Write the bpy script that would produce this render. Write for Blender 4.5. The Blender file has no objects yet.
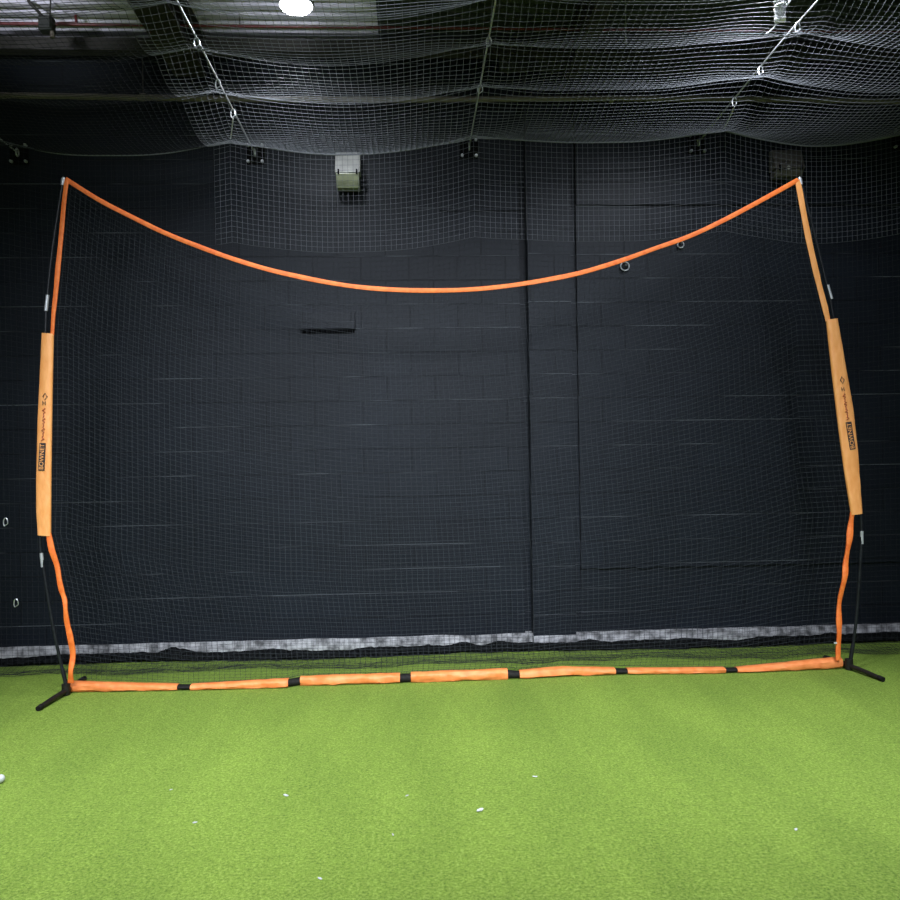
import bpy, math, random
from mathutils import Vector, Matrix, noise

random.seed(7)
scene = bpy.context.scene
COL = scene.collection

# ------------------------------------------------------------------ camera model
H, F = 1.65, 800.0
YAW, ROLL = math.radians(2.7), math.radians(0.9)
fwd = Vector((math.sin(YAW), math.cos(YAW), 0))
r0 = Vector((math.cos(YAW), -math.sin(YAW), 0))
zup = Vector((0, 0, 1))
rgt = r0 * math.cos(ROLL) - zup * math.sin(ROLL)
upv = r0 * math.sin(ROLL) + zup * math.cos(ROLL)
EYE = Vector((0, 0, H))

def ray(px, py):
    return fwd * F + rgt * (px - 450) + upv * (450 - py)
def at_y(px, py, Y):
    d = ray(px, py); return EYE + d * (Y / d.y)
def at_z(px, py, Z):
    d = ray(px, py); return EYE + d * ((Z - H) / d.z)

DW, DN, DC = 6.70, 5.80, 6.30        # wall, barrier net, back curtain

cam = bpy.data.cameras.new('camera'); cam.sensor_width = 36; cam.lens = 36 * F / 900
cam_o = bpy.data.objects.new('camera', cam); COL.objects.link(cam_o)
M = Matrix.Identity(4)
for i in range(3):
    M[i][0] = rgt[i]; M[i][1] = upv[i]; M[i][2] = -fwd[i]; M[i][3] = EYE[i]
cam_o.matrix_world = M
cam.clip_start = 0.05
scene.camera = cam_o
vs = scene.view_settings
vs.view_transform = 'Standard'; vs.look = 'None'; vs.gamma = 1; vs.exposure = 0.0
vs.use_curve_mapping = False

# ------------------------------------------------------------------ materials
def new_mat(name, col=(.5, .5, .5), rough=.6, metal=0.0, spec=.5):
    m = bpy.data.materials.new(name); m.use_nodes = True
    b = m.node_tree.nodes['Principled BSDF']
    b.inputs['Base Color'].default_value = (*col, 1)
    b.inputs['Roughness'].default_value = rough
    b.inputs['Metallic'].default_value = metal
    b.inputs['Specular IOR Level'].default_value = spec
    return m, m.node_tree, b

def N(nt, t, **kw):
    n = nt.nodes.new(t)
    for k, v in kw.items():
        if k in n.inputs: n.inputs[k].default_value = v
        else: setattr(n, k, v)
    return n

def noisy(name, c1, c2, scale, rough=.6, metal=0., bump=0., detail=4, bdist=.01, spec=.5, stretch=None):
    m, nt, b = new_mat(name, c1, rough, metal, spec)
    tc = N(nt, 'ShaderNodeTexCoord')
    src = tc.outputs['Object']
    if stretch:
        mp = N(nt, 'ShaderNodeMapping'); mp.inputs['Scale'].default_value = stretch
        nt.links.new(src, mp.inputs['Vector']); src = mp.outputs['Vector']
    n = N(nt, 'ShaderNodeTexNoise', Scale=scale, Detail=detail)
    nt.links.new(src, n.inputs['Vector'])
    r = N(nt, 'ShaderNodeValToRGB')
    r.color_ramp.elements[0].position = .35; r.color_ramp.elements[0].color = (*c1, 1)
    r.color_ramp.elements[1].position = .65; r.color_ramp.elements[1].color = (*c2, 1)
    nt.links.new(n.outputs['Fac'], r.inputs['Fac'])
    nt.links.new(r.outputs['Color'], b.inputs['Base Color'])
    if bump:
        bp = N(nt, 'ShaderNodeBump', Strength=bump, Distance=bdist)
        nt.links.new(n.outputs['Fac'], bp.inputs['Height'])
        nt.links.new(bp.outputs['Normal'], b.inputs['Normal'])
    return m

def block_wall(name):
    m, nt, b = new_mat(name, (.02, .025, .032), .5, spec=.18)
    tc = N(nt, 'ShaderNodeTexCoord')
    sep = N(nt, 'ShaderNodeSeparateXYZ'); nt.links.new(tc.outputs['Object'], sep.inputs[0])
    add = N(nt, 'ShaderNodeMath', operation='ADD'); add.inputs[1].default_value = -.060
    nt.links.new(sep.outputs['Z'], add.inputs[0])
    cmb = N(nt, 'ShaderNodeCombineXYZ')
    nt.links.new(sep.outputs['X'], cmb.inputs['X']); nt.links.new(add.outputs[0], cmb.inputs['Y'])
    br = N(nt, 'ShaderNodeTexBrick')
    br.inputs['Scale'].default_value = 1.0
    br.inputs['Brick Width'].default_value = .402
    br.inputs['Row Height'].default_value = .201
    br.inputs['Mortar Size'].default_value = .005
    br.inputs['Mortar Smooth'].default_value = .3
    br.inputs['Color1'].default_value = (.0062, .0089, .0142, 1)
    br.inputs['Color2'].default_value = (.0076, .0108, .0166, 1)
    br.inputs['Mortar'].default_value = (.0046, .0062, .0098, 1)
    nt.links.new(cmb.outputs[0], br.inputs['Vector'])
    # light catching the bed joints, painted in as pale streaks long in x
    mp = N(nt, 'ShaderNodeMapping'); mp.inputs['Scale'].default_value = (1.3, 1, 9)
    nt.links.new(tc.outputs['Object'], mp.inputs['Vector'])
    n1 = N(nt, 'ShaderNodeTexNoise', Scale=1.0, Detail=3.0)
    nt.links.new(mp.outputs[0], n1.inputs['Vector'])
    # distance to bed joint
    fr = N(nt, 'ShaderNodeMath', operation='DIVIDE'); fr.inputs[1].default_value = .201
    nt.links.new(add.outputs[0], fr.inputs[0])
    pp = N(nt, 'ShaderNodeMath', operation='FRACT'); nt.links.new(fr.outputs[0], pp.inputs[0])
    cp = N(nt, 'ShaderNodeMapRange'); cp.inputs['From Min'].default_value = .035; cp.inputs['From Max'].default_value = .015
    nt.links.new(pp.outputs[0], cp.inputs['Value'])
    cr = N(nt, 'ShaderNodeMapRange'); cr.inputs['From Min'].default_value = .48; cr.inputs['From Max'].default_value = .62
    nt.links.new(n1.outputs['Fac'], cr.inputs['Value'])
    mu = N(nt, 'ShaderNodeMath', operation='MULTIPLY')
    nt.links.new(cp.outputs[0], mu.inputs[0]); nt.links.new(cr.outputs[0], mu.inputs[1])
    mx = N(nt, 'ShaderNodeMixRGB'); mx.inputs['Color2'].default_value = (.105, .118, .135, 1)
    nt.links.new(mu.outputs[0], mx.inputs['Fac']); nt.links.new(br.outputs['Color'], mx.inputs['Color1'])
    # big soft mottling of the paint
    n2 = N(nt, 'ShaderNodeTexNoise', Scale=1.1, Detail=5.0)
    nt.links.new(tc.outputs['Object'], n2.inputs['Vector'])
    mr = N(nt, 'ShaderNodeMapRange'); mr.inputs['From Min'].default_value = .3; mr.inputs['From Max'].default_value = .7
    mr.inputs['To Min'].default_value = .8; mr.inputs['To Max'].default_value = 1.15
    nt.links.new(n2.outputs['Fac'], mr.inputs['Value'])
    ml = N(nt, 'ShaderNodeMixRGB', blend_type='MULTIPLY'); ml.inputs['Fac'].default_value = 1
    nt.links.new(mx.outputs[0], ml.inputs['Color1']); nt.links.new(mr.outputs[0], ml.inputs['Color2'])
    nt.links.new(ml.outputs[0], b.inputs['Base Color'])
    # bump : joints + rough block face
    n3 = N(nt, 'ShaderNodeTexNoise', Scale=55.0, Detail=4.0)
    nt.links.new(tc.outputs['Object'], n3.inputs['Vector'])
    b1 = N(nt, 'ShaderNodeBump', Strength=.35, Distance=.006)
    nt.links.new(n3.outputs['Fac'], b1.inputs['Height'])
    b2 = N(nt, 'ShaderNodeBump', Strength=.7, Distance=.006, invert=True)
    nt.links.new(br.outputs['Fac'], b2.inputs['Height']); nt.links.new(b1.outputs[0], b2.inputs['Normal'])
    nt.links.new(b2.outputs[0], b.inputs['Normal'])
    return m

def turf(name):
    m, nt, b = new_mat(name, (.2, .36, .05), .75, spec=.25)
    tc = N(nt, 'ShaderNodeTexCoord')
    def ramp(n, stops):
        r = N(nt, 'ShaderNodeValToRGB')
        e = r.color_ramp.elements
        e[0].position, e[0].color = stops[0][0], (*stops[0][1], 1)
        e[1].position, e[1].color = stops[-1][0], (*stops[-1][1], 1)
        for p, c in stops[1:-1]:
            x = e.new(p); x.color = (*c, 1)
        nt.links.new(n.outputs['Fac'], r.inputs['Fac']); return r
    fine = N(nt, 'ShaderNodeTexNoise', Scale=75.0, Detail=8.0, Roughness=.85)
    nt.links.new(tc.outputs['Object'], fine.inputs['Vector'])
    rf = ramp(fine, [(.41, (.105, .180, .020)), (.5, (.200, .312, .040)), (.59, (.325, .435, .090))])
    mp = N(nt, 'ShaderNodeMapping'); mp.inputs['Scale'].default_value = (1.6, .5, 1)
    mp.inputs['Rotation'].default_value = (0, 0, math.radians(-12))
    nt.links.new(tc.outputs['Object'], mp.inputs['Vector'])
    big = N(nt, 'ShaderNodeTexNoise', Scale=1.5, Detail=4.0)
    nt.links.new(mp.outputs[0], big.inputs['Vector'])
    rb = ramp(big, [(.3, (.84, .86, .84)), (.7, (1.12, 1.10, 1.10))])
    mid = N(nt, 'ShaderNodeTexNoise', Scale=22.0, Detail=4.0)
    nt.links.new(tc.outputs['Object'], mid.inputs['Vector'])
    rm = ramp(mid, [(.3, (.9, .9, .9)), (.7, (1.1, 1.1, 1.1))])
    a = N(nt, 'ShaderNodeMixRGB', blend_type='MULTIPLY'); a.inputs['Fac'].default_value = 1
    nt.links.new(rf.outputs[0], a.inputs['Color1']); nt.links.new(rb.outputs[0], a.inputs['Color2'])
    c = N(nt, 'ShaderNodeMixRGB', blend_type='MULTIPLY'); c.inputs['Fac'].default_value = 1
    nt.links.new(a.outputs[0], c.inputs['Color1']); nt.links.new(rm.outputs[0], c.inputs['Color2'])
    nt.links.new(c.outputs[0], b.inputs['Base Color'])
    bp = N(nt, 'ShaderNodeBump', Strength=.8, Distance=.012)
    nt.links.new(fine.outputs['Fac'], bp.inputs['Height']); nt.links.new(bp.outputs[0], b.inputs['Normal'])
    return m

MAT = {}
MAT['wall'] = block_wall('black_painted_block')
MAT['turf'] = turf('green_turf')
MAT['joint'] = noisy('black_recess_shade', (.0008, .0008, .001), (.0015, .0015, .002), 12, .9, bump=.3, spec=.02)  # near-black, stands in for the shade of a recess that isn't cut
MAT['kerb'] = noisy('bare_concrete', (.09, .09, .095), (.50, .50, .52), 14, .85, bump=.3, detail=9, stretch=(1, 1, 1))
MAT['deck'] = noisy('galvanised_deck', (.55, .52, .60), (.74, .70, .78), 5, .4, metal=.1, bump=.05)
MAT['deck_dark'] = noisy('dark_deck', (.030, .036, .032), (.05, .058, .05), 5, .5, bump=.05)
MAT['beam'] = noisy('brown_steel', (.020, .0175, .015), (.034, .030, .026), 8, .6, bump=.1)
MAT['upper'] = noisy('grey_render', (.02, .02, .019), (.045, .045, .042), 6, .8, bump=.2)
MAT['pipe'] = noisy('tan_pipe', (.14, .115, .09), (.2, .17, .14), 9, .5, bump=.05)
MAT['red'] = noisy('red_pipe', (.10, .010, .012), (.14, .018, .02), 12, .5)
MAT['orange'] = noisy('orange_fabric', (.90, .36, .10), (.97, .43, .14), 15, .5, bump=.6, bdist=.012, detail=3, stretch=(1.6, 1, .7))
MAT['orange_pad'] = noisy('orange_pad_fabric', (.78, .205, .050), (.92, .29, .085), 16, .55, bump=.5, bdist=.01, detail=3)
MAT['orange_band'] = noisy('orange_webbing', (.82, .15, .018), (.93, .22, .035), 30, .6, bump=.3, bdist=.004)
MAT['strap'] = noisy('black_strap', (.006, .0055, .005), (.014, .013, .012), 60, .7, bump=.2, bdist=.003, spec=.2)
MAT['pole'] = noisy('black_fibreglass', (.007, .008, .010), (.013, .015, .019), 30, .4, spec=.3)
MAT['foot'] = noisy('black_steel', (.008, .007, .006), (.018, .016, .014), 25, .5, spec=.3)
MAT['silver'] = noisy('silver_ferrule', (.5, .52, .55), (.62, .64, .67), 30, .35, metal=.5)
MAT['steel'] = noisy('zinc_steel', (.55, .57, .6), (.7, .72, .75), 40, .3, metal=.7)
MAT['cable'] = noisy('wire_rope', (.42, .43, .45), (.6, .61, .63), 80, .45, metal=.4)
MAT['shaded_net'] = noisy('shaded_black_netting', (.013, .0145, .0175), (.020, .022, .0265), 60, .7, spec=.2)  # black net, darkened further to paint in the fading light
MAT['lit_net'] = noisy('lit_curtain_netting', (.115, .122, .140), (.15, .158, .18), 60, .7, spec=.2)  # same netting made paler, lamp light put into its colour
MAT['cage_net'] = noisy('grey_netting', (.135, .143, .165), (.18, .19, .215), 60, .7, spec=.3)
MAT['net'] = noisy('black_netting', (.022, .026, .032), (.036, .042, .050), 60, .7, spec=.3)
MAT['hem'] = noisy('black_hem', (.0015, .0018, .002), (.012, .0135, .014), 45, .95, bump=1.0, bdist=.03, spec=.05)
MAT['plate'] = noisy('black_plate', (.002, .002, .0025), (.004, .004, .0045), 20, .7, spec=.08)
MAT['housing'] = noisy('pale_housing', (.34, .34, .33), (.44, .44, .42), 12, .5)
MAT['housing_dim'] = noisy('brown_grey_housing', (.06, .055, .046), (.08, .074, .062), 12, .6)  # brown-grey, darker than the pale housing
MAT['lens'] = noisy('turf_tinted_lens', (.22, .24, .15), (.28, .30, .19), 12, .3)  # yellow-green of the reflected turf put into the lens colour
MAT['ink'] = noisy('black_print', (.03, .02, .018), (.05, .03, .025), 30, .6)
MAT['ink_red'] = noisy('red_print', (.35, .07, .03), (.42, .1, .04), 30, .6)
MAT['white'] = noisy('white_scrap', (.48, .50, .50), (.6, .62, .6), 40, .7)
MAT['cord'] = noisy('white_cord', (.72, .73, .76), (.85, .86, .88), 60, .6)
MAT['box'] = noisy('dull_box', (.014, .016, .014), (.025, .027, .022), 14, .6)
MAT['lamp_body'] = noisy('lamp_housing', (.12, .12, .12), (.16, .16, .16), 10, .4)
lm, lnt, lb = new_mat('lamp_glow', (.9, .9, .9), .5)
lb.inputs['Emission Color'].default_value = (.93, .97, 1, 1); lb.inputs['Emission Strength'].default_value = 28
MAT['glow'] = lm

# ------------------------------------------------------------------ mesh helper
ORG = {}
def smoothstep(a, b, x):
    t = max(0, min(1, (x - a) / (b - a))); return t * t * (3 - 2 * t)

class MB:
    def __init__(s): s.v = []; s.f = []
    def vert(s, p): s.v.append(tuple(p)); return len(s.v) - 1
    def box(s, c, size, rot=None):
        c = Vector(c); hx, hy, hz = size[0] / 2, size[1] / 2, size[2] / 2
        b = len(s.v)
        for x in (-hx, hx):
            for y in (-hy, hy):
                for z in (-hz, hz):
                    p = Vector((x, y, z))
                    if rot is not None: p = rot @ p
                    s.v.append(tuple(c + p))
        for q in ((0, 1, 3, 2), (4, 6, 7, 5), (0, 4, 5, 1), (2, 3, 7, 6), (0, 2, 6, 4), (1, 5, 7, 3)):
            s.f.append(tuple(b + i for i in q))
        return s
    def loft(s, rings, close=True, cap=True):
        n = len(rings[0]); b = len(s.v)
        for r in rings:
            for p in r: s.v.append(tuple(p))
        for i in range(len(rings) - 1):
            for j in range(n if close else n - 1):
                k = (j + 1) % n
                s.f.append((b + i * n + j, b + i * n + k, b + (i + 1) * n + k, b + (i + 1) * n + j))
        if cap and close:
            s.f.append(tuple(b + j for j in reversed(range(n))))
            s.f.append(tuple(b + (len(rings) - 1) * n + j for j in range(n)))
        return s
    def tube(s, pts, rad, n=8, cap=True, closed=False):
        pts = [Vector(p) for p in pts]; m = len(pts)
        rads = rad if isinstance(rad, (list, tuple)) else [rad] * m
        rings = []; ref = None
        for i, p in enumerate(pts):
            if closed: t = pts[(i + 1) % m] - pts[i - 1]
            else: t = pts[min(i + 1, m - 1)] - pts[max(i - 1, 0)]
            t.normalize()
            if ref is None:
                ref = Vector((0, 0, 1)) if abs(t.z) < .9 else Vector((1, 0, 0))
            a = (ref - t * ref.dot(t)).normalized(); ref = a
            c = t.cross(a)
            rings.append([p + (a * math.cos(2 * math.pi * k / n) + c * math.sin(2 * math.pi * k / n)) * rads[i] for k in range(n)])
        if closed: rings.append(rings[0]); cap = False
        return s.loft(rings, True, cap)
    def build(s, name, mat, parent=None, smooth=True, bevel=0, mats=None):
        off = ORG.get(parent.name, Vector((0, 0, 0))) if parent else Vector((0, 0, 0))
        me = bpy.data.meshes.new(name)
        me.from_pydata([tuple(Vector(p) - off) for p in s.v], [], s.f)
        me.validate(); me.update()
        me.materials.append(MAT[mat] if isinstance(mat, str) else mat)
        o = bpy.data.objects.new(name, me); COL.objects.link(o)
        if parent: o.parent = parent; ORG[o.name] = off
        import bmesh
        bm = bmesh.new(); bm.from_mesh(me)
        bmesh.ops.remove_doubles(bm, verts=bm.verts, dist=1e-6)
        bmesh.ops.recalc_face_normals(bm, faces=bm.faces)
        bm.to_mesh(me); bm.free()
        if smooth:
            for p in me.polygons: p.use_smooth = True
            try: me.set_sharp_from_angle(angle=math.radians(38))
            except Exception: pass
        if bevel:
            md = o.modifiers.new('bevel', 'BEVEL'); md.width = bevel; md.segments = 2; md.limit_method = 'ANGLE'
        return o

def tag(o, label=None, cat=None, group=None, kind=None):
    if label: o['label'] = label
    if cat: o['category'] = cat
    if group: o['group'] = group
    if kind: o['kind'] = kind
    return o
def thing(name, loc, label, cat, group=None):
    o = bpy.data.objects.new(name, None); COL.objects.link(o); o.location = loc
    o.empty_display_size = .1
    ORG[o.name] = Vector(loc)
    return tag(o, label, cat, group)
def struct(o): o['kind'] = 'structure'; return o
def copy_tree(o, loc=None, parent=None):
    c = o.copy(); COL.objects.link(c)
    if parent: c.parent = parent
    if loc is not None: c.location = loc
    for ch in list(o.children): copy_tree(ch, None, c)
    return c
def wire(o, t):
    md = o.modifiers.new('strands', 'WIREFRAME'); md.thickness = t
    md.use_replace = True; md.use_boundary = True; md.use_even_offset = False
    return o
def interp(keys, x):
    if x <= keys[0][0]: return keys[0][1]
    for (a, va), (b, vb) in zip(keys, keys[1:]):
        if x <= b:
            t = (x - a) / (b - a); return va + (vb - va) * t
    return keys[-1][1]
def spline(pts, n):
    """Catmull-Rom through 2D/3D points, n samples per segment."""
    P = [Vector(p) for p in pts]; P = [2 * P[0] - P[1]] + P + [2 * P[-1] - P[-2]]
    out = []
    for i in range(1, len(P) - 2):
        for k in range(n):
            t = k / n; a, b, c, d = P[i - 1], P[i], P[i + 1], P[i + 2]
            out.append(.5 * ((2 * b) + (c - a) * t + (2 * a - 5 * b + 4 * c - d) * t * t + (3 * b - a - 3 * c + d) * t ** 3))
    out.append(P[-2]); return out
def nz(x, y, z): return noise.noise(Vector((x, y, z)))

# ------------------------------------------------------------------ setting
m = MB(); x0, x1, ya, yb = -6.5, 6.5, -5.0, DW + .3
m.loft([[(x0, ya, 0), (x1, ya, 0), (x1, yb, 0), (x0, yb, 0)], [(x0, ya, -.1), (x1, ya, -.1), (x1, yb, -.1), (x0, yb, -.1)]])
struct(m.build('floor', 'turf', smooth=False))

# the block wall: a body with real steps (left face, joint, pilaster, right faces with ledges)
xg0 = at_y(521.5, 400, DW).x; xg1 = at_y(529, 400, DW).x; xp1 = at_y(571, 400, DW).x
TOP = 5.0; xl0 = at_y(440, 211, DW).x
zl_up = at_y(480, 211, DW).z            # upper ledge
zr_up = at_y(640, 206, DW).z
zr_lo = at_y(735, 565, DW).z
mw = MB()
def slab(xa, xb, za, zb, yf, jag=0, seed=0):
    """wall panel whose front is at yf; the lower edge may be ragged"""
    n = max(1, int((xb - xa) / .05)) if jag else 1
    fr, bk, fr2, bk2 = [], [], [], []
    rings = []
    for i in range(n + 1):
        x = xa + (xb - xa) * i / n
        j = jag * nz(x * 9, seed, 0) + jag * .6 * nz(x * 27, seed, 3) if jag else 0
        rings.append([(x, yf, za + j), (x, yf, zb), (x, DW + .25, zb), (x, DW + .25, za + j)])
    mw.loft(rings)
slab(-6.5, xg0, -.05, zl_up, DW)
slab(-6.5, xl0, zl_up, TOP, DW)
slab(xl0, xg0, zl_up, TOP, DW - .018, .004, 1)
slab(xg0 - .01, xg1 + .01, -.05, TOP, DW + .07)
slab(xg1, xp1, -.05, TOP, DW - .07)
slab(xp1 - .01, xp1 + .07, -.05, TOP, DW + .012)
xp1 += .06
slab(xp1, 6.5, -.05, zr_lo + .02, DW + .004)
slab(xp1, 6.5, zr_lo, zr_up, DW - .028, .014, 5)
slab(xp1, 6.5, zr_up, TOP, DW - .05, .003, 9)
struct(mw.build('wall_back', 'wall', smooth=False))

# bare concrete strip at the foot of the wall
for nm, xa, xb, yf in (('baseboard_back', -6.5, xg1, DW - .02), ('baseboard_right', xg1 + .001, 6.5, DW - .065)):
    mk = MB(); rings = []
    n = 90
    for i in range(n + 1):
        x = xa + (xb - xa) * i / n
        h = .098 + .010 * nz(x * 3, 1, 0)
        rings.append([(x, yf, 0), (x, yf, h), (x, DW + .1, h), (x, DW + .1, 0)])
    mk.loft(rings); struct(mk.build(nm, 'kerb', smooth=False))

mk = MB(); mk.box(((xg1 + xp1 - .06) / 2, DW - .03, .045), (xp1 - .06 - xg1 + .012, .115, .09)); struct(mk.build('baseboard_pilaster', 'kerb', smooth=False))

# metal deck: galvanised on the left, dark painted on the right, ribs run along x
xdeck = at_z(377, 20, 5.05).x
def deck(name, xa, xb, mat):
    md = MB(); prof = []; y = 2.0; z = 5.06
    while y < DW + .2:
        prof += [(y, z), (y + .05, z), (y + .062, z + .07), (y + .118, z + .07)]
        y += .13
    md.loft([[(xa, a, b) for a, b in prof], [(xb, a, b) for a, b in prof]], close=False)
    o = md.build(name, mat, smooth=False)
    s = o.modifiers.new('sheet', 'SOLIDIFY'); s.thickness = .004
    return struct(o)
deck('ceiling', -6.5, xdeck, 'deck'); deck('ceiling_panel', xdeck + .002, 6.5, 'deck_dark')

def ibeam(name, x, w, zb, zt, ya, yb, mat='beam'):
    mb = MB(); t = .018
    mb.box((x, (ya + yb) / 2, zb + t / 2), (w, yb - ya, t))
    mb.box((x, (ya + yb) / 2, zt - t / 2), (w, yb - ya, t))
    mb.box((x, (ya + yb) / 2, (zb + zt) / 2), (.02, yb - ya, zt - zb - 2 * t + .002))
    return struct(mb.build(name, mat, smooth=False))
pL = at_z(147, 2, 4.74); pR = at_z(603, 2, 4.74)
ibeam('ceiling_beam', pL.x, .26, 4.74, 5.055, 2.0, DW - .06)
ibeam('ceiling_beam', pR.x + .02, .13, 4.74, 5.055, 2.0, DW - .06)
# eave purlin along the wall head
mb = MB(); mb.box((0, DW - .16, 4.93), (13, .10, .10)); struct(mb.build('ceiling_purlin', 'beam', smooth=False))
mb = MB(); mb.box((at_y(545, 52, DW).x + .9, DW - .075, 4.86), (2.6, .045, .13)); struct(mb.build('trim_1', 'upper', smooth=False))

# ------------------------------------------------------------------ pipes and rods
zp = at_y(300, 98, DW - .14).z
mt = MB(); mt.tube([(-5.5 + i * .5, DW - .14, zp + .012 * math.sin(i * .5)) for i in range(23)], .024, 10)
pipe = thing('net_pipe', (0, DW - .14, zp), 'long tan steel pipe running across the black wall below the roof', 'pipe')
mt.build('pipe_body', 'pipe', pipe)
for px in (143, 611):
    q = at_y(px, 96, DW - .14)
    mt = MB(); mt.tube([(q.x, DW - .14, zp), (q.x, DW - .14, 4.88)], .005, 6); mt.build('hanger_rod', 'beam', pipe)
    mt = MB(); mt.tube([(q.x - .02, DW - .14, zp), (q.x + .02, DW - .14, zp)], .031, 10); mt.build('clamp', 'pipe', pipe)
q = at_z(626, 44, 4.6); q0 = at_y(626, 44, 6.0)
mt = MB(); mt.tube([(q0.x, 6.0, q0.z), (q0.x, 6.0, 5.06)], .005, 6); mt.tube([(q0.x, 6.0, q0.z), (q0.x, 6.0, q0.z + .03)], .009, 8)
tag(mt.build('drop_rod', 'cable'), 'short thin threaded rod hanging from the dark roof sheet right of centre', 'rod')

ya = 6.3
a = at_y(76, 31, ya); b = at_y(900, 26, ya); a2 = at_y(77, 14, ya)
zr = (a.z + b.z) / 2
rp = thing('red_pipe', (a.x, ya, zr), 'thin red pipe running across just under the roof sheet', 'pipe')
mt = MB(); mt.tube(spline([(a.x, ya, 5.05), (a.x, ya, zr + .05), (a.x + .012, ya, zr + .012), (a.x + .05, ya, zr), (6, ya, zr)], 6), .011, 8)
mt.build('pipe_body', 'red', rp)
for px in (240, 430, 700):
    q = at_y(px, 30, ya)
    mt = MB(); mt.tube([(q.x, ya, zr), (q.x, ya, 5.06)], .004, 6); mt.build('hanger', 'beam', rp)

# junction box hanging at the left under the roof
q = at_y(47, 25, 6.1)
jb = thing('junction_box', (q.x, 6.1, q.z), 'dull square junction box hanging under the ribbed roof at far left', 'junction box')
mb = MB(); mb.box((q.x, 6.1, q.z), (.10, .08, .11)); mb.build('box_body', 'box', jb, bevel=.008)
mb = MB(); mb.box((q.x, 6.055, q.z), (.085, .012, .09)); mb.build('cover', 'box', jb, bevel=.004)
e = at_y(28, -4, 6.1)
mt = MB(); mt.tube([(q.x - .02, 6.1, q.z + .05), (e.x, 6.1, min(e.z, 5.05))], .012, 8); mt.build('bracket_arm', 'beam', jb)
mt = MB(); mt.tube([(q.x + .02, 6.1, q.z + .05), (q.x + .03, 6.1, 5.05)], .006, 8); mt.build('conduit', 'beam', jb)
mt = MB(); mt.tube([(q.x + .04, 6.09, q.z - .05), (q.x + .045, 6.09, q.z - .10)], [.014, .02], 10); mt.build('cable_gland', 'pipe', jb)

# ------------------------------------------------------------------ high-bay lamp in view
lp = at_z(296, 6, 4.62)
lampT = thing('high_bay_lamp', lp, 'bright round white lamp under the roof at upper left', 'lamp')
def lathe(prof, c, n=32):
    mb = MB(); mb.loft([[(c[0] + r * math.cos(2 * math.pi * k / n), c[1] + r * math.sin(2 * math.pi * k / n), c[2] + z) for k in range(n)] for r, z in prof])
    return mb
lathe([(.115, .0), (.12, .01), (.12, .03), (.06, .06), (.055, .12), (.03, .13)], lp).build('housing', 'lamp_body', lampT)
lathe([(.02, -.03), (.07, -.026), (.098, -.015), (.108, 0), (.108, .004)], lp).build('diffuser', 'glow', lampT)
mt = MB(); mt.tube([lp + Vector((0, 0, .12)), Vector((lp.x, lp.y, 5.07))], .008, 8); mt.build('stem', 'beam', lampT)

# ------------------------------------------------------------------ wall anchors, cables, hooks
ZC = at_y(470, 148, DW).z
anch_px = [(18, 153), (255, 153), (469, 148), (696, 145), (899, 141)]
anch = [at_y(x, y, DW - .03) for x, y in anch_px]
anch_lab = ['black wall plate with four bolts near the left edge of the picture',
            'black bolted wall plate seen through netting left of the pale light box',
            'black wall plate with four bolts where the middle cable ends',
            'black bolted wall plate behind the netting right of the middle, beside the dim box',
            'black wall plate cut off by the right edge of the picture']
def make_anchor(loc):
    t = thing('anchor_plate', loc, None, 'anchor plate', 'cable anchor plates on the wall')
    L = Vector(loc)
    mb = MB(); mb.box(L + Vector((0, .008, 0)), (.15, .016, .17)); mb.build('plate', 'plate', t, bevel=.004)
    for sx in (-1, 1):
        for sz in (-1, 1):
            mb = MB(); c = L + Vector((sx * .058, 0, sz * .066))
            mb.tube([c + Vector((0, .004, 0)), c + Vector((0, -.022, 0))], .0125, 6); mb.tube([c + Vector((0, -.02, 0)), c + Vector((0, -.034, 0))], .007, 8)
            mb.build('bolt', 'steel', t)
    mb = MB(); c = L + Vector((0, -.03, .0))
    mb.tube([c + Vector((0, .024 * math.cos(k * math.pi / 8), .03 * math.sin(k * math.pi / 8))) for k in range(16)], .006, 8, closed=True)
    mb.build('eye', 'steel', t)
    return t
a0 = None
for i, p in enumerate(anch):
    yy = DW + .003 if i < 2 else (DW - .015 if i == 2 else DW - .046)
    loc = Vector((p.x, yy - .016, p.z))
    o = make_anchor(loc) if a0 is None else copy_tree(a0, loc)
    if a0 is None: a0 = o
    o['label'] = anch_lab[i]
CX = [p.x for p in anch]; CZ = [p.z for p in anch]
cab_lab = ['thin steel cable running back to the plate at the left edge',
           'thin steel cable slanting down at upper left to the left wall plate',
           'thin steel cable slanting down in the middle to the bolted wall plate',
           'bright steel cable slanting down through the white netting at upper right',
           'thin steel cable running back to the plate at the right edge']
RISE = [.02, .02, .02, .06, .04]
def cable_z(i, y):
    return CZ[i] + RISE[i] * min(1.3, (DW - y) / 1.3)
for i in range(5):
    mt = MB(); ys = [1.5 + (DW - .05 - 1.5) * k / 24 for k in range(25)]
    mt.tube([(CX[i], y, cable_z(i, y)) for y in ys], .0055, 6)
    tag(mt.build('support_cable', 'cable'), cab_lab[i], 'cable', 'steel cables holding up the netting')

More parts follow.
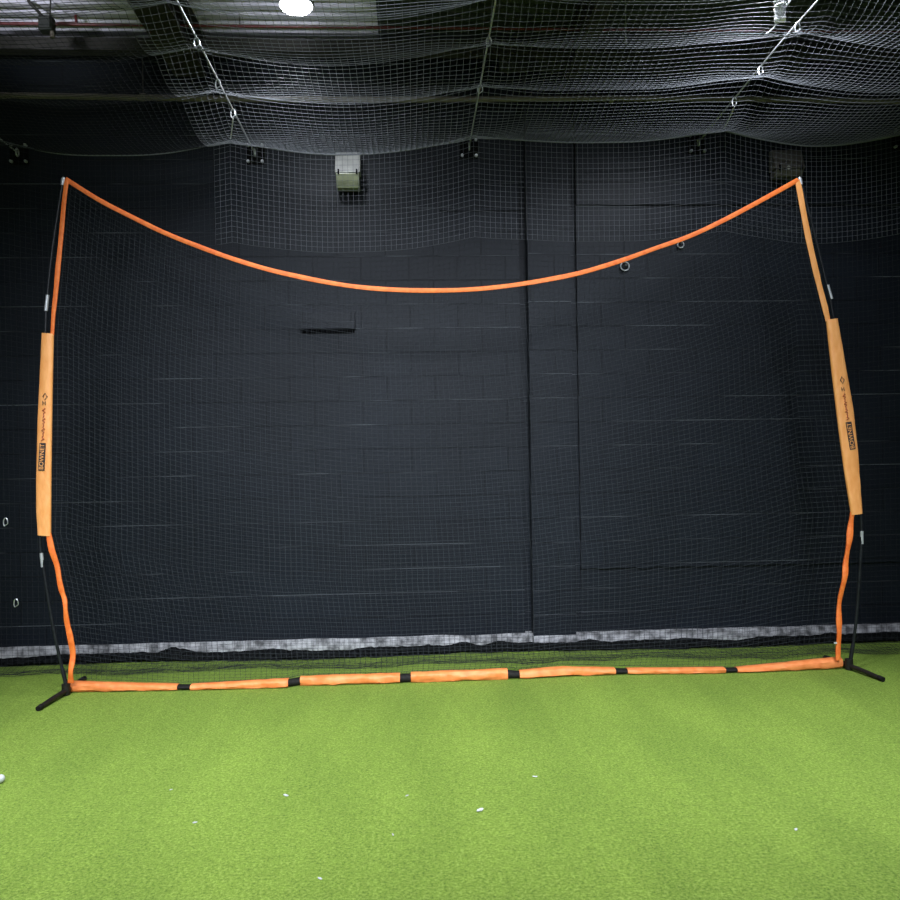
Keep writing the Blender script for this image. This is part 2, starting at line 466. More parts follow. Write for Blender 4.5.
ROWS = [3.85, 4.37, 4.88, 5.41, DC]; YH = 5.86
XB = [CX[0] - 1.6] + CX + [CX[-1] + 1.6]
RB = [RISE[0]] + RISE + [RISE[-1]]
ZB = [CZ[0] - .0] + CZ + [CZ[-1]]
HANG = [.05, .05, .05, .055, .045]
SHIFT = [0, 0, -.115, 0, .09, 0, 0]
def sheet_z(x, y):
    k = 0; sh = smoothstep(5.7, DC, y)
    X_ = [b_ + s_ * sh for b_, s_ in zip(XB, SHIFT)]
    while k < len(X_) - 2 and x > X_[k + 1]: k += 1
    u = max(0, min(1, (x - X_[k]) / (X_[k + 1] - X_[k])))
    rs = min(1.3, (DW - y) / 1.3)
    base = (ZB[k] + RB[k] * rs) * (1 - u) + (ZB[k + 1] + RB[k + 1] * rs) * u
    r = 0
    while r < len(ROWS) - 2 and y > ROWS[r + 1]: r += 1
    w = max(0, min(1, (y - ROWS[r]) / (ROWS[r + 1] - ROWS[r])))
    S = 4 * u * (1 - u); D = 4 * w * (1 - w)
    hang = HANG[r] * (1 - w) + HANG[r + 1] * w
    near = math.exp(-(min(u, 1 - u) / .16) ** 2)
    sag = [.10, .12, .13, .08, .13, .1][k]
    z = base - hang - sag * S - D * ((.035 if r < 3 else .06) + .075 * near) + .018 * nz(x * 1.7, y * 2.2, 3)
    return z

# ------------------------------------------------------------------ cage netting: roof sheet + back curtain
cage = thing('cage_netting', (0, DC, 0), 'grey square-mesh cage netting sagging overhead and hanging before the black wall', 'netting')
CELL = .0413
XA, XZ = XB[0], XB[-1]
nx = int((XZ - XA) / CELL); ny = int((DC - ROWS[0]) / CELL) + 6
mb = MB()
for j in range(ny + 1):
    y = ROWS[0] + (DC - ROWS[0]) * j / ny
    for i in range(nx + 1):
        x = XA + (XZ - XA) * i / nx
        z = sheet_z(x, y)
        mb.v.append((x, y, z))
W = nx + 1
STR = .0030
IL = int(round((CX[1] - .24 - XA) / (XZ - XA) * nx))     # left of this column the same net is darkened to imitate weak light
def part_of(av, ja, jb, ia, ib):
    q = MB(); w_ = ib - ia + 1
    for j in range(ja, jb + 1): q.v += av[j * W + ia: j * W + ib + 1]
    for j in range(jb - ja):
        for i in range(ib - ia):
            q.f.append((j * w_ + i, j * w_ + i + 1, (j + 1) * w_ + i + 1, (j + 1) * w_ + i))
    return q
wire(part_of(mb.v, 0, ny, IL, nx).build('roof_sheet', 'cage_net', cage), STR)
tag(wire(part_of(mb.v, 0, ny, 0, IL).build('roof_shaded_side', 'shaded_net', cage), STR), 'same netting left of the left cable, dim light put into its colour')
# back curtain
mb = MB(); nzr = 98; nfl = 12
def curt_y(x, t):
    s = smoothstep(.02, .5, t)
    return DC + s * (.030 * math.sin(x * 4.1 + .7) + .018 * math.sin(x * 9.7 + 2)) + .03 * t
for j in range(nzr + 1):
    t = j / nzr
    for i in range(nx + 1):
        x = XA + (XZ - XA) * i / nx
        zt = sheet_z(x, DC); z = zt + (.03 - zt) * t
        z -= (zt - 4.05) * 0  # keep rows following the top edge, straightening downwards
        mb.v.append((x, curt_y(x, t), z))
for j in range(1, nfl + 1):
    for i in range(nx + 1):
        x = XA + (XZ - XA) * i / nx
        reach = .22 + .06 * nz(x * .9, 4, 0) + .05 * nz(x * 3.1, 8, 0) + .05 * smoothstep(.2, 2.5, x)
        t = j / nfl
        mb.v.append((x, curt_y(x, 1) - reach * t, .03 - .018 * smoothstep(0, .4, t) + .012 * abs(nz(x * 6, t * 5, 1))))
allv = mb.v; KV = 19
wire(part_of(allv, 0, KV, IL, nx).build('upper_curtain', 'lit_net', cage), STR)  # upper rows paler than the lower ones: lamp falloff painted by row
tag(wire(part_of(allv, 0, KV, 0, IL).build('curtain_shaded_side', 'shaded_net', cage), STR), 'same netting left of the left cable, dim light put into its colour')
tag(wire(part_of(allv, KV, nzr + nfl, 0, nx).build('lower_curtain', 'shaded_net', cage), STR), 'lower netting, black with the light falloff put into its colour')
# edge rope along the fold between roof sheet and curtain
mt = MB(); mt.tube([(XA + (XZ - XA) * i / 200, DC, sheet_z(XA + (XZ - XA) * i / 200, DC)) for i in range(201)], .0055, 6)
mt.build('edge_rope', 'cage_net', cage)
# heaped black hem on the floor
mb = MB(); rings = []
n = 520
for i in range(n + 1):
    x = XA + (XZ - XA) * i / n
    hh = .055 + .02 * nz(x * 2.1, 0, 5) + .018 * nz(x * 6.5, 2, 5); ww = .085 + .03 * nz(x * 1.7, 7, 5)
    if abs(x - at_y(165, 650, DC).x) < .3: hh += .035 * math.exp(-((x - at_y(165, 650, DC).x) / .12) ** 2)
    yc = DC + .20 + .03 * math.sin(x * 1.9) + .02 * nz(x * 4, 3, 3)
    ring = []
    for k in range(14):
        an = 2 * math.pi * k / 14; rr = 1 + .25 * nz(x * 23, math.cos(an) * 2.5, math.sin(an) * 2.5 + 4) + .22 * nz(x * 9, math.cos(an) * 1.5, math.sin(an) * 1.5)
        ring.append((x, yc + math.cos(an) * ww * rr, max(.003, hh * .5 + math.sin(an) * hh * .55 * rr)))
    rings.append(ring)
mb.loft(rings); mb.build('bunched_hem', 'hem', cage)

# snap hooks on the cables and curtain
def make_hook(loc, s=1.0):
    t = thing('snap_hook', loc, None, 'hook', 'snap hooks on the netting')
    L = Vector(loc); a, b = .016 * s, .034 * s
    pts = []
    for k in range(20):
        an = 2 * math.pi * k / 20
        if 14 <= k <= 18: continue
        pts.append(L + Vector((a * math.cos(an), 0, -b + b * math.sin(an))))
    pts = pts[14:] + pts[:14]
    mt = MB(); mt.tube(pts, .0042 * s, 8); mt.build('hook_body', 'steel', t)
    mt = MB(); mt.tube([pts[0], pts[-1]], .0034 * s, 8); mt.build('gate', 'steel', t)
    return t
h0 = None
hook_spots = []
names = {1: 'upper left', 2: 'middle', 3: 'upper right'}
for i in (1, 2, 3):
    for r in (2, 3):
        y = ROWS[r] + (.05 if i == 2 else 0) + (.1 if i == 2 and r == 3 else 0)
        hook_spots.append((Vector((CX[i], y, cable_z(i, y) + .004)), f"small steel snap hook on the {names[i]} cable, {'front' if r == 2 else 'rear'} one of that cable"))
for i, nm in ((1, 'left'), (3, 'right')):
    z = cable_z(i, YH)
    hook_spots.append((Vector((CX[i], YH, z + .004)), f"small steel hook at the top of the short cord above the netting's {nm} peak"))
for (px, py), lab in (((5.5, 518), 'small silver hook clipped to the curtain left of the left orange sleeve'),
                      ((16, 599), 'small silver hook clipped to the curtain low at far left, above the left pole foot')):
    p = at_y(px, py, DC - .05); hook_spots.append((Vector((p.x, DC - .05, p.z)), lab))
for loc, lab in hook_spots:
    if h0 is None: h0 = make_hook(loc, 1.0); o = h0
    else: o = copy_tree(h0, loc)
    o['label'] = lab
# short tie cords from the last hooks to the curtain's edge
for i, nm in ((1, 'left'), (3, 'right')):
    y0 = YH; p0 = Vector((CX[i], y0, cable_z(i, y0) - .06)); xs_ = CX[i] + SHIFT[i + 1]; p1 = Vector((xs_, DC - .008, sheet_z(xs_, DC) + .012))
    mt = MB(); mt.tube([p0, (p0 + p1) / 2 - Vector((0, 0, .01)), p1], .004, 6)
    tag(mt.build('tie_cord', 'cord'), f"short white cord tying the netting's rear edge up at the {nm} cable", 'cord')

# knot of white cord gathered round the netting at upper right
kp = at_y(780, 16, 4.75)
kn = thing('cord_knot', kp, 'bright white bundle of gathered cord and netting at the top right', 'cord')
mb = MB(); rings = []
for i in range(15):
    t = i / 14; z = -.03 + .26 * t; ring = []
    rad = .018 + .05 * abs(t - .35) ** .9 + (.008 if i in (3, 4) else 0)
    for k in range(16):
        an = 2 * math.pi * k / 16; rr = rad * (1 + .28 * math.sin(an * 4 + t * 3))
        ring.append(kp + Vector((math.cos(an) * rr, math.sin(an) * rr * .8, z)))
    rings.append(ring)
mb.loft(rings); mb.build('gathered_bundle', 'cord', kn)
mt = MB()
mt.tube([kp + Vector((.033 * math.cos(k * .6), .033 * math.sin(k * .6), .035 + .0035 * k)) for k in range(34)], .006, 6)
mt.build('wrapped_cord', 'cord', kn)
mt = MB(); e = at_y(800, -14, 4.75)
mt.tube(spline([kp + Vector((.01, 0, .04)), kp + Vector((.05, 0, .075)), e], 5), .006, 6); mt.build('cord_tail', 'cord', kn)
mt = MB(); e = at_y(766, 34, 4.78)
mt.tube(spline([kp + Vector((0, 0, .0)), kp + Vector((-.03, .02, -.06)), e], 5), .005, 6); mt.build('cord_tail', 'cord', kn)

# ------------------------------------------------------------------ wall fittings
def wall_light(name, px0, px1, py0, py1, pym, yf, mat, label, dot=False):
    a = at_y(px0, py0, DW - .1); b = at_y(px1, py1, DW - .1); c = at_y(px0, pym, DW - .1)
    w = b.x - a.x; xm = (a.x + b.x) / 2
    t = thing(name, (xm, yf, b.z), label, 'wall light')
    mb = MB(); mb.box((xm, yf - .02, (a.z + b.z) / 2 - .0), (w * .8, .04, (a.z - b.z) * .9)); mb.build('back_plate', 'plate', t)
    def wedge(x0, x1, prof):
        mm = MB(); mm.loft([[(x0, y, z) for y, z in prof], [(x1, y, z) for y, z in prof]]); return mm
    wedge(xm - w / 2, xm + w / 2, [(yf - .04, a.z), (yf - .10, a.z), (yf - .17, c.z), (yf - .04, c.z)]).build('housing', mat, t, smooth=False, bevel=.008)
    wedge(xm - w * .46, xm + w * .46, [(yf - .04, c.z - .003), (yf - .165, c.z - .003), (yf - .13, b.z), (yf - .04, b.z)]).build('lens', 'lens' if mat == 'housing' else mat, t, smooth=False, bevel=.006)
    for s in (-1, 1):
        mm = MB(); mm.box((xm + s * w * .36, yf - .165, c.z + .006), (.012, .02, .04)); mm.build('latch', 'plate', t)
    if dot:
        mm = MB(); q = at_y(788, 168, yf - .15); mm.tube([(q.x, yf - .12, q.z), (q.x, yf - .165, q.z)], .016, 12); mm.build('sensor', 'housing', t)
    return t
wall_light('wall_light', 335.5, 361, 153, 190, 176, DW - .02, 'housing', 'pale boxy wall light with lower lens coloured as if reflecting turf, behind netting left of centre')
wall_light('wall_light', 769, 799, 152, 180, 173, DW - .05, 'housing_dim', 'dim brown-grey boxy wall light behind the right top corner of the barrier', dot=True)

# protruding block left of centre; the black strip beneath is painted shade
a = at_y(300, 313, DW); b = at_y(355, 330, DW)
t = thing('vent_cover', ((a.x + b.x) / 2, DW, b.z), 'small black rectangular cover jutting from the block wall left of centre', 'vent')
mb = MB()
prof = [(DW + .01, a.z), (DW - .03, a.z), (DW - .045, b.z + .016), (DW - .045, b.z + .008), (DW + .01, b.z + .008)]
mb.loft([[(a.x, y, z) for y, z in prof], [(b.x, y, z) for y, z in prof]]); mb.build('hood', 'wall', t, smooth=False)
mb = MB(); mb.box(((a.x + b.x) / 2, DW - .008, b.z - .008), (b.x - a.x - .01, .018, .034)); mb.build('slot_shade', 'joint', t)

# pipe ends on the wall
for (px, py), r, lab in (((624, 267), .036, 'round metal pipe end on the wall just below the orange top band'),
                         ((679.5, 245.5), .026, 'smaller faint pipe end on the wall tucked under the orange band at right')):
    yf = DW - .028; c = at_y(px, py, yf)
    t = thing('pipe_end', (c.x, yf, c.z), lab, 'pipe end')
    mb = MB(); mb.tube([(c.x + r * math.cos(k * math.pi / 12), yf - .03, c.z + r * math.sin(k * math.pi / 12)) for k in range(24)], .0055, 8, closed=True); mb.build('rim', 'silver', t)
    mb = MB(); mb.tube([(c.x, yf + .02, c.z), (c.x, yf - .028, c.z)], r - .002, 24); mb.build('sleeve', 'plate', t)
    mb = MB(); mb.tube([(c.x + .008, yf - .02, c.z + .01), (c.x + .008, yf - .04, c.z + .01)], r * .33, 12); mb.build('plug', 'box', t)

# ------------------------------------------------------------------ the orange framed barrier net
bar = thing('barrier_net', (0, DN, 0), 'large bow-poled barrier net with orange edges standing on green turf', 'sports net')
BOT = [(67, 693), (177, 691), (190, 691), (285, 688.5), (300, 686.5), (400, 684), (411, 683.5), (508, 680), (520, 679.5), (565, 677), (616, 675.5), (628, 675), (726, 674), (738, 673.5), (790, 671.5), (843, 669)]
TOPK = [(67, 681), (120, 682.5), (177, 684), (190, 684), (240, 681), (288, 678), (300, 676), (400, 673), (411, 672), (508, 668.5), (520, 670), (565, 666), (616, 667.5), (628, 668), (726, 667), (738, 667), (790, 662), (843, 656.5)]
def base_pt(px):
    p = at_z(px, interp(BOT, px), 0.0)
    y = p.y + .035
    h = at_y(px, interp(TOPK, px), y).z
    return Vector((p.x, y, 0)), max(.03, h)
def pad(pa, pb, seed):
    rings = []; n = 34
    for i in range(n + 1):
        px = pa + (pb - pa) * i / n
        c, h = base_pt(px); e = min(i, n - i) / n
        fl = .94 + .06 * smoothstep(0, .12, e)
        ring = []
        for k in range(18):
            an = 2 * math.pi * k / 18
            ca, sa = math.cos(an), math.sin(an)
            wr = 1 + .20 * nz(px * .05 + seed * 3, ca * 1.3, sa * 1.3) + .12 * nz(px * .13 + an, ca * 2.4, sa * 2.4 + seed)
            yy = c.y + math.copysign(abs(ca) ** .8, ca) * .042 * wr * fl
            zz = h * .5 + math.copysign(abs(sa) ** .75, sa) * h * .49 * (wr if sa < .2 else 1 + (wr - 1) * .5)
            ring.append((c.x, yy, max(.002, zz)))
        rings.append(ring)
    mb = MB(); mb.loft(rings); return mb.build('base_pad', 'orange_pad', bar)
segs = [(67, 177), (190, 288), (300, 400), (411, 508), (520, 616), (628, 726), (738, 843)]
for i, (pa, pb) in enumerate(segs): pad(pa, pb, i)
for (a_, b_) in zip(segs, segs[1:]):
    mb = MB(); rings = []
    for i in range(7):
        px = a_[1] - 1 + (b_[0] - a_[1] + 2) * i / 6
        c, h = base_pt(px); h *= .84
        rings.append([(c.x, c.y + math.cos(k * math.pi / 8) * .034, h * .5 + .003 + math.sin(k * math.pi / 8) * h * .5) for k in range(16)])
    mb.loft(rings); mb.build('strap', 'strap', bar)

# end hubs, feet, poles
def floor_pt(px, py, z=.02): return at_z(px, py, z)
def make_side(hub_px, front_px, rear_px, pole_low, pole_up, ferr_low, ferr_up, tip_px):
    hub = floor_pt(*hub_px, .05); Y = hub.y
    fr = floor_pt(*front_px, .018); re = floor_pt(*rear_px, .018)
    mb = MB()
    mb.tube([hub + Vector((0, 0, -.018)), (hub + fr) / 2 + Vector((0, 0, -.006)), fr], [.018, .0165, .0155], 10)
    mb.tube([hub + Vector((0, 0, -.018)), re], [.021, .018], 10)
    mb.build('foot', 'foot', bar)
    for e, d in ((fr, fr - hub), (re, re - hub)):
        d = d.normalized(); mb = MB(); mb.tube([e - d * .03, e + d * .012], .0175, 12); mb.build('foot_cap', 'strap', bar)
    mb = MB(); mb.tube([hub + Vector((0, 0, -.045)), hub + Vector((0, 0, .03))], .028, 14); mb.build('hub', 'foot', bar)
    low = [at_y(px, py, Y) for px, py in pole_low]; up = [at_y(px, py, Y) for px, py in pole_up]
    allp = spline(low + up, 8)
    n = len(allp); mb = MB()
    mb.tube(allp, [.014 if i < n * .05 else (.0105 if i < n * .5 else .0085) for i in range(n)], 10)
    pole = mb.build('pole', 'pole', bar)
    for a_, b_ in (ferr_low, ferr_up):
        mb = MB(); mb.tube([at_y(*a_, Y), at_y(*b_, Y)], .0118, 12); mb.build('ferrule', 'silver', pole)
    tp = at_y(*tip_px, Y); d = (allp[-1] - allp[-2]).normalized()
    mb = MB(); mb.tube([tp - d * .05, tp - d * .01, tp + d * .006], [.012, .014, .008], 10); mb.build('tip_cap', 'silver', pole)
    return Y
YL = make_side((66, 688), (39, 708), (84, 678.5),
               [(66.5, 686), (59, 655), (50.5, 612), (43, 565), (40, 538)],
               [(42.5, 480), (44, 420), (45.5, 333), (47, 300), (53, 245), (63.5, 178)],
               ((41.3, 553), (42.7, 567)), ((47.6, 295), (46, 311)), (63.5, 178))
YR = make_side((849, 663), (882, 679), (826, 657.5),
               [(850.5, 660), (855, 630), (858.5, 590), (861.5, 540), (861, 518)],
               [(858, 470), (849, 400), (833.5, 318), (829, 295), (816, 240), (800, 178)],
               ((861.8, 531), (861.8, 544)), ((827.5, 285), (831.5, 299)), (799.5, 178))
YM = (YL + YR) / 2
def ynet(px): return YL + (YR - YL) * (px - 65) / 780.0
# link bar from pads to hubs
for a_, b_ in ((( 66, 688), 72), ((849, 663), 838)):
    h_ = floor_pt(*a_, .04); c, hh = base_pt(b_)
    mb = MB(); mb.tube([h_, Vector((c.x, c.y, .035))], .017, 10); mb.build('end_connector', 'strap', bar)

# flat fabric strips: list of (px,py,halfwidth_px)
def band(name, keys, mat, n=10, thick=.006, Yf=None, wrinkle=0., parent=None, seed=0):
    s = spline([(a_, b_, c_) for a_, b_, c_ in keys], n)
    rings = []; T = len(s)
    for i, p in enumerate(s):
        q = s[min(i + 1, T - 1)] - s[max(i - 1, 0)]; L = math.hypot(q.x, q.y); nx_, ny_ = -q.y / L, q.x / L
        Y = ynet(p.x) if Yf is None else Yf
        w = p.z * (1 + wrinkle * .35 * nz(i * .16, seed, 1))
        a1 = at_y(p.x + nx_ * w, p.y + ny_ * w, Y); a2 = at_y(p.x - nx_ * w, p.y - ny_ * w, Y); c = (a1 + a2) / 2
        dy = wrinkle * .02 * nz(i * .1, seed, 7); tw = wrinkle * .4 * nz(i * .08, seed, 4)
        ring = []
        for k in range(12):
            an = 2 * math.pi * k / 12
            u = math.cos(an); v = math.sin(an)
            v = math.copysign(abs(v) ** .6, v); u = math.copysign(abs(u) ** .8, u)
            P = c + (a1 - c) * u + Vector((0, v * thick + dy + tw * u * (a1 - c).length, 0))
            ring.append(P)
        rings.append(ring)
    mb = MB(); mb.loft(rings); return mb.build(name, mat, parent or bar)
TOPB = [(65.5, 179), (100, 200.5), (130, 216), (165, 233), (200, 247), (235, 259.5), (270, 270), (305, 278), (340, 284.5), (370, 288.2), (400, 290), (430, 290.6), (465, 289.8), (500, 286.8), (540, 281), (580, 273), (620, 261), (655, 248.5), (690, 236), (725, 219.5), (760, 201), (798, 180)]
band('top_band', [(a_, b_, 2.3) for a_, b_ in TOPB], 'orange_band', 5, .005, wrinkle=.35)
LUP = [(67, 179, 2.3), (63.5, 210, 2.3), (60, 245, 2.4), (56.5, 285, 2.3), (54, 310, 2.2), (52.3, 335, 1.7)]
LLO = [(48.5, 533, 2.6), (52, 550, 3), (57, 568, 2.6), (61.5, 590, 2.6), (65.5, 603, 2.3), (67, 622, 2.6), (70.5, 638, 3), (72.3, 655, 2.8), (71.5, 670, 2.6), (70.5, 683, 3)]
RUP = [(797.5, 180, 2.9), (803, 210, 2.9), (809, 240, 3.0), (816, 272, 3), (823, 300, 2.8), (828, 321, 2.6)]
RLO = [(852.5, 512, 2.2), (850.5, 530, 2.5), (847, 555, 2.5), (844, 575, 2.6), (840.5, 598, 2.2), (839, 620, 2.6), (838.5, 640, 2.4), (837.5, 660, 2.2)]
band('side_band', LUP, 'orange_band', 8, .007, wrinkle=.5, seed=1)
band('side_band', RUP, 'orange', 8, .007, wrinkle=.5, seed=3)
band('side_band', LLO, 'orange_band', 8, .009, wrinkle=1.0, seed=2)
band('side_band', RLO, 'orange_band', 8, .009, wrinkle=1.0, seed=4)
# white care tag on the lower right band
q = at_y(835.5, 643, YR - .01); mb = MB(); mb.box(q, (.022, .003, .012)); mb.build('care_tag', 'white', bar)

# wide sleeves round the poles
def sleeve(left, right, ys, Y):
    rings = []; n = 44
    for i in range(n + 1):
        py = ys[0] + (ys[1] - ys[0]) * i / n
        l = interp([(b_, a_) for a_, b_ in left], py); r = interp([(b_, a_) for a_, b_ in right], py)
        A = at_y(l, py, Y); B = at_y(r, py + (1.0 if l < 400 else -1.5), Y); c = (A + B) / 2
        ring = []
        for k in range(20):
            an = 2 * math.pi * k / 20; u = math.cos(an); v = math.sin(an)
            u = math.copysign(abs(u) ** .75, u); v = math.copysign(abs(v) ** .7, v)
            ring.append(c + (B - c) * u + Vector((0, v * .020 * (1 + .16 * nz(u * 1.4 + py * .05, py * .06, l * .01)), 0)))
        rings.append(ring)
    mb = MB(); mb.loft(rings); return mb.build('side_sleeve', 'orange', bar)
SLl = [(42, 333), (40, 375), (37.8, 420), (36.3, 480), (36.4, 510), (38, 536)]; SLr = [(53.7, 333), (52.8, 375), (52, 420), (51.3, 480), (51, 534)]
SRl = [(826, 319.5), (832, 375), (838, 425), (844, 470), (851, 514.5)]; SRr = [(837.3, 319.5), (846, 370), (853, 410), (858, 455), (862, 514.5)]
sl = sleeve(SLl, SLr, (333, 535), YL); sr = sleeve(SRl, SRr, (320, 515), YR)

# printing on the sleeves: lozenge, small mark, line of script, dark box with pale letters
def text_mesh(s, size):
    cu = bpy.data.curves.new('lettering', 'FONT'); cu.body = s; cu.size = size; cu.align_x = 'CENTER'; cu.align_y = 'CENTER'; cu.extrude = .0004
    o = bpy.data.objects.new('lettering', cu); COL.objects.link(o)
    dg = bpy.context.evaluated_depsgraph_get(); dg.update()
    me = bpy.data.meshes.new_from_object(o.evaluated_get(dg)); bpy.data.objects.remove(o); bpy.data.curves.remove(cu)
    return me
def printing(parent, Y, p_top, p_mark, p_s0, p_s1, p_b0, p_b1):
    yf = Y - .0250
    off = ORG[parent.name]
    def frame(pa, pb):
        A = at_y(*pa, yf); B = at_y(*pb, yf); d = (B - A).normalized(); n_ = Vector((d.z, 0, -d.x))
        if n_.x < 0: n_ = -n_
        return A, B, d, n_
    A, B, d, n_ = frame(p_b0, p_b1); c = (A + B) / 2; L = (B - A).length
    # dark box
    mb = MB(); w = .021
    mb.loft([[A - n_ * w, A + n_ * w, B + n_ * w, B - n_ * w], [p + Vector((0, .003, 0)) for p in (A - n_ * w, A + n_ * w, B + n_ * w, B - n_ * w)]])
    box = mb.build('logo_panel', 'ink', parent, smooth=False)
    me = text_mesh('BOWNET', .042); me.materials.clear(); me.materials.append(MAT['orange'])
    wd = max(v.co.x for v in me.vertices) - min(v.co.x for v in me.vertices)
    k = L * .92 / wd
    ex, ey = -d, -n_     # reads upwards
    for v in me.vertices:
        x, y, z = v.co
        v.co = (c + ex * x * k + ey * y * 1.0 + Vector((0, -.0008 - z, 0))) - off
    o = bpy.data.objects.new('lettering', me); COL.objects.link(o); o.parent = parent; ORG[o.name] = off
    # script line above the box, as fine pen strokes
    A, B, d, n_ = frame(p_s0, p_s1); L = (B - A).length
    mt = MB(); rnd = random.Random(3); pts = []
    K = 60
    for i in range(K + 1):
        t = i / K
        amp = .011 * (.55 + .45 * math.sin(t * 21) + .5 * nz(t * 14, 2, 2))
        pts.append(A + d * L * t + n_ * amp * math.sin(t * 62) + Vector((0, -.0005, 0)))
    mt.tube(pts, .0027, 5); mt.build('script_line', 'ink_red', parent)
    # lozenge
    c = at_y(*p_top, yf); mt = MB()
    mt.tube([c + d * .024, c + n_ * .014, c - d * .024, c - n_ * .014], .0035, 6, closed=True); mt.build('lozenge_mark', 'ink', parent)
    c = at_y(*p_mark, yf); mt = MB()
    mt.tube([c + d * .014 + n_ * .008, c - d * .012 + n_ * .008], .0022, 6); mt.tube([c + d * .012 - n_ * .008, c - d * .014 - n_ * .008], .0022, 6); mt.tube([c - n_ * .008, c + n_ * .008], .002, 6)
    mt.build('small_mark', 'ink', parent)
printing(sl, YL, (45, 396.5), (44, 403), (44, 408), (42.8, 441), (42.6, 443), (41.2, 470.5))
printing(sr, YR, (842.3, 380), (843, 389), (844, 394), (848.3, 420), (848.6, 422), (853, 449.5))

# the mesh itself
left_edge = [(179, 66.5), (245, 60), (310, 54), (335, 52.3), (420, 52), (500, 51), (535, 49.5), (568, 57.5), (603, 66), (638, 70.5), (660, 72), (684, 70.5)]
right_edge = [(180, 797.5), (240, 809), (320, 828), (375, 832), (425, 838), (470, 844), (514, 851.5), (555, 847), (598, 840.5), (640, 838), (662, 837.5)]
NC, NR = 146, 94
mb = MB()
for j in range(NR + 1):
    v = j / NR                       # 0 at the top band
    pyl = 180 + (684 - 180) * v; pyr = 181 + (661 - 181) * v
    xl = interp(left_edge, pyl); xr = interp(right_edge, pyr)
    for i in range(NC + 1):
        u = i / NC
        px = xl + (xr - xl) * u
        top = interp(TOPB, px) + 1.5
        bot = interp(TOPK, min(843, max(67, px))) + 1
        lin = pyl + (pyr - pyl) * u
        # rows sag with the top band near the top, and lie flat near the base
        tl = 180 + 1 * u; bl = 684 - 23 * u
        a_ = top - tl; b_ = bot - bl
        py = lin + a_ * (1 - v) ** .62 * (1 - .0 * v) + b_ * v
        py = max(py, top) if j == 0 else py
        P = at_y(px, py, ynet(px) + .012 + .05 * math.sin(math.pi * v) * math.sin(math.pi * u) * (1 + .3 * nz(u * 4, v * 4, 0)))
        # lower hem meets the pad
        if v > .9:
            c_, h_ = base_pt(min(843, max(67, px)))
            P = P.lerp(Vector((P.x, c_.y + .02, P.z)), smoothstep(.9, 1, v))
        mb.v.append(tuple(P))
for j in range(NR):
    for i in range(NC):
        w_ = NC + 1
        mb.f.append((j * w_ + i, j * w_ + i + 1, (j + 1) * w_ + i + 1, (j + 1) * w_ + i))
wire(mb.build('mesh_netting', 'net', bar), .0026)

# ------------------------------------------------------------------ bits lying on the turf
gb = at_z(0.5, 783, .0)
mb = MB(); R_ = .0213
mb.loft([[(gb.x + R_ * math.sin(math.pi * (i + .02) / 14.04) * math.cos(k * math.pi / 12), gb.y + R_ * math.sin(math.pi * (i + .02) / 14.04) * math.sin(k * math.pi / 12), R_ - R_ * math.cos(math.pi * (i + .02) / 14.04)) for k in range(24)] for i in range(15)])
tag(mb.build('golf_ball', 'white'), 'small white ball on the turf cut off by the left edge of the picture', 'ball')
scr = [(286, 796, .017, 'white scrap on the turf at lower left, larger of the two there'), (195, 823, .012, 'tiny pale sliver lying on the turf at lower left'),
       (535, 777, .014, 'small white scrap on the turf, right of the middle'), (480, 811, .022, 'largest white crumpled scrap on the turf below the middle'),
       (407, 796, .010, 'tiny white fleck on the turf just left of the middle'), (393, 835, .010, 'tiny pale fleck on the turf low and left of the middle'),
       (320, 879, .012, 'small pale scrap on the turf near the bottom edge'), (796, 830, .014, 'small pale scrap on the turf at lower right'),
       (171, 790, .009, 'tiny pale fleck on the turf, left of the larger white scrap')]
for i, (px, py, s, lab) in enumerate(scr):
    c = at_z(px, py, 0); rnd = random.Random(i); mb = MB(); rings = []
    ang = rnd.uniform(0, 3)
    for a_ in range(5):
        t = a_ / 4 - .5; ring = []
        for k in range(8):
            an = k * math.pi / 4
            w = s * .38 * (1 - 1.6 * t * t) * (1 + .5 * rnd.uniform(-1, 1))
            x_ = t * s * 1.7; y_ = math.cos(an) * w; z_ = .004 + s * .25 + math.sin(an) * w * .45
            ring.append((c.x + x_ * math.cos(ang) - y_ * math.sin(ang), c.y + x_ * math.sin(ang) + y_ * math.cos(ang), max(.001, z_ - .004)))
        rings.append(ring)
    mb.loft(rings); tag(mb.build('scrap', 'white', smooth=False), lab, 'scrap', 'white scraps on the turf')

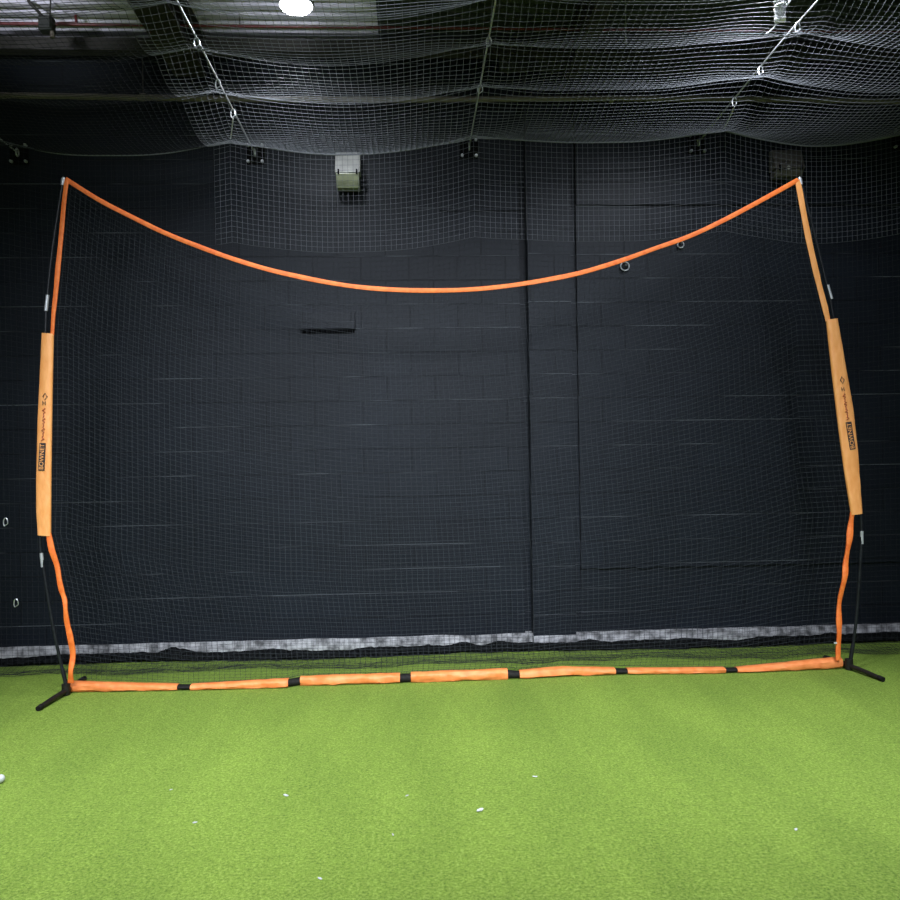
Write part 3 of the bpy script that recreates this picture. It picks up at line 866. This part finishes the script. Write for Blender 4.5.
# ------------------------------------------------------------------ lights
def spot(name, loc, target, power, size_deg, blend=.6, rad=.12, col=(.92, .97, 1.05)):
    l = bpy.data.lights.new(name, 'SPOT'); l.energy = power; l.spot_size = math.radians(size_deg); l.spot_blend = blend; l.shadow_soft_size = rad; l.color = col
    o = bpy.data.objects.new(name, l); COL.objects.link(o); o.location = loc
    o.rotation_euler = (Vector(target) - Vector(loc)).to_track_quat('-Z', 'Y').to_euler()
    return o
def area(name, loc, target, power, sx, sy, col=(.90, .96, 1.06)):
    l = bpy.data.lights.new(name, 'AREA'); l.shape = 'RECTANGLE'; l.size = sx; l.size_y = sy; l.energy = power; l.color = col
    o = bpy.data.objects.new(name, l); COL.objects.link(o); o.location = loc
    o.rotation_euler = (Vector(target) - Vector(loc)).to_track_quat('-Z', 'Y').to_euler()
    return o
spot('high_bay_glow', lp + Vector((0, 0, -.06)), lp + Vector((.0, .0, -3)), 115, 160, .6, .09)
rl = Vector((2.25, 4.75, 4.58))
spot('high_bay_right', rl, rl + Vector((0, .0, -3)), 165, 158, .4, .07)
l = area('high_bay_row', (-.3, 2.9, 4.95), (-.3, 2.95, 0), 120, .5, .5); l.data.spread = math.radians(125)
for x, y, p, sp in ((-2.9, 3.5, 26, 64), (3.0, 3.6, 30, 64)):
    l = area('high_bay_row', (x, y, 4.95), (x, y + .1, 0), p, .5, .5); l.data.spread = math.radians(sp)
for x in (-1.5, 1.5):
    l = area('front_fill', (x, -1.6, 4.7), (x * .7, 6.2, 0.6), 58, 2.2, 1.5); l.data.spread = math.radians(50)  # unseen fill added behind the camera to brighten the barrier's front
ul = area('deck_fill', (-3.0, 4.5, 4.5), (-2.9, 5.85, 5.10), 2.3, .3, .2); ul.data.spread = math.radians(46)  # added upward fill to brighten the deck ribs; no lamp hangs here
ul = area('deck_fill', (-.9, 4.5, 4.5), (-.9, 5.85, 5.10), 1.6, .3, .2); ul.data.spread = math.radians(46)  # second added fill, for the deck near the visible lamp

w = bpy.data.worlds.new('world'); scene.world = w; w.use_nodes = True
w.node_tree.nodes['Background'].inputs['Color'].default_value = (.55, .6, .85, 1)
w.node_tree.nodes['Background'].inputs['Strength'].default_value = .05
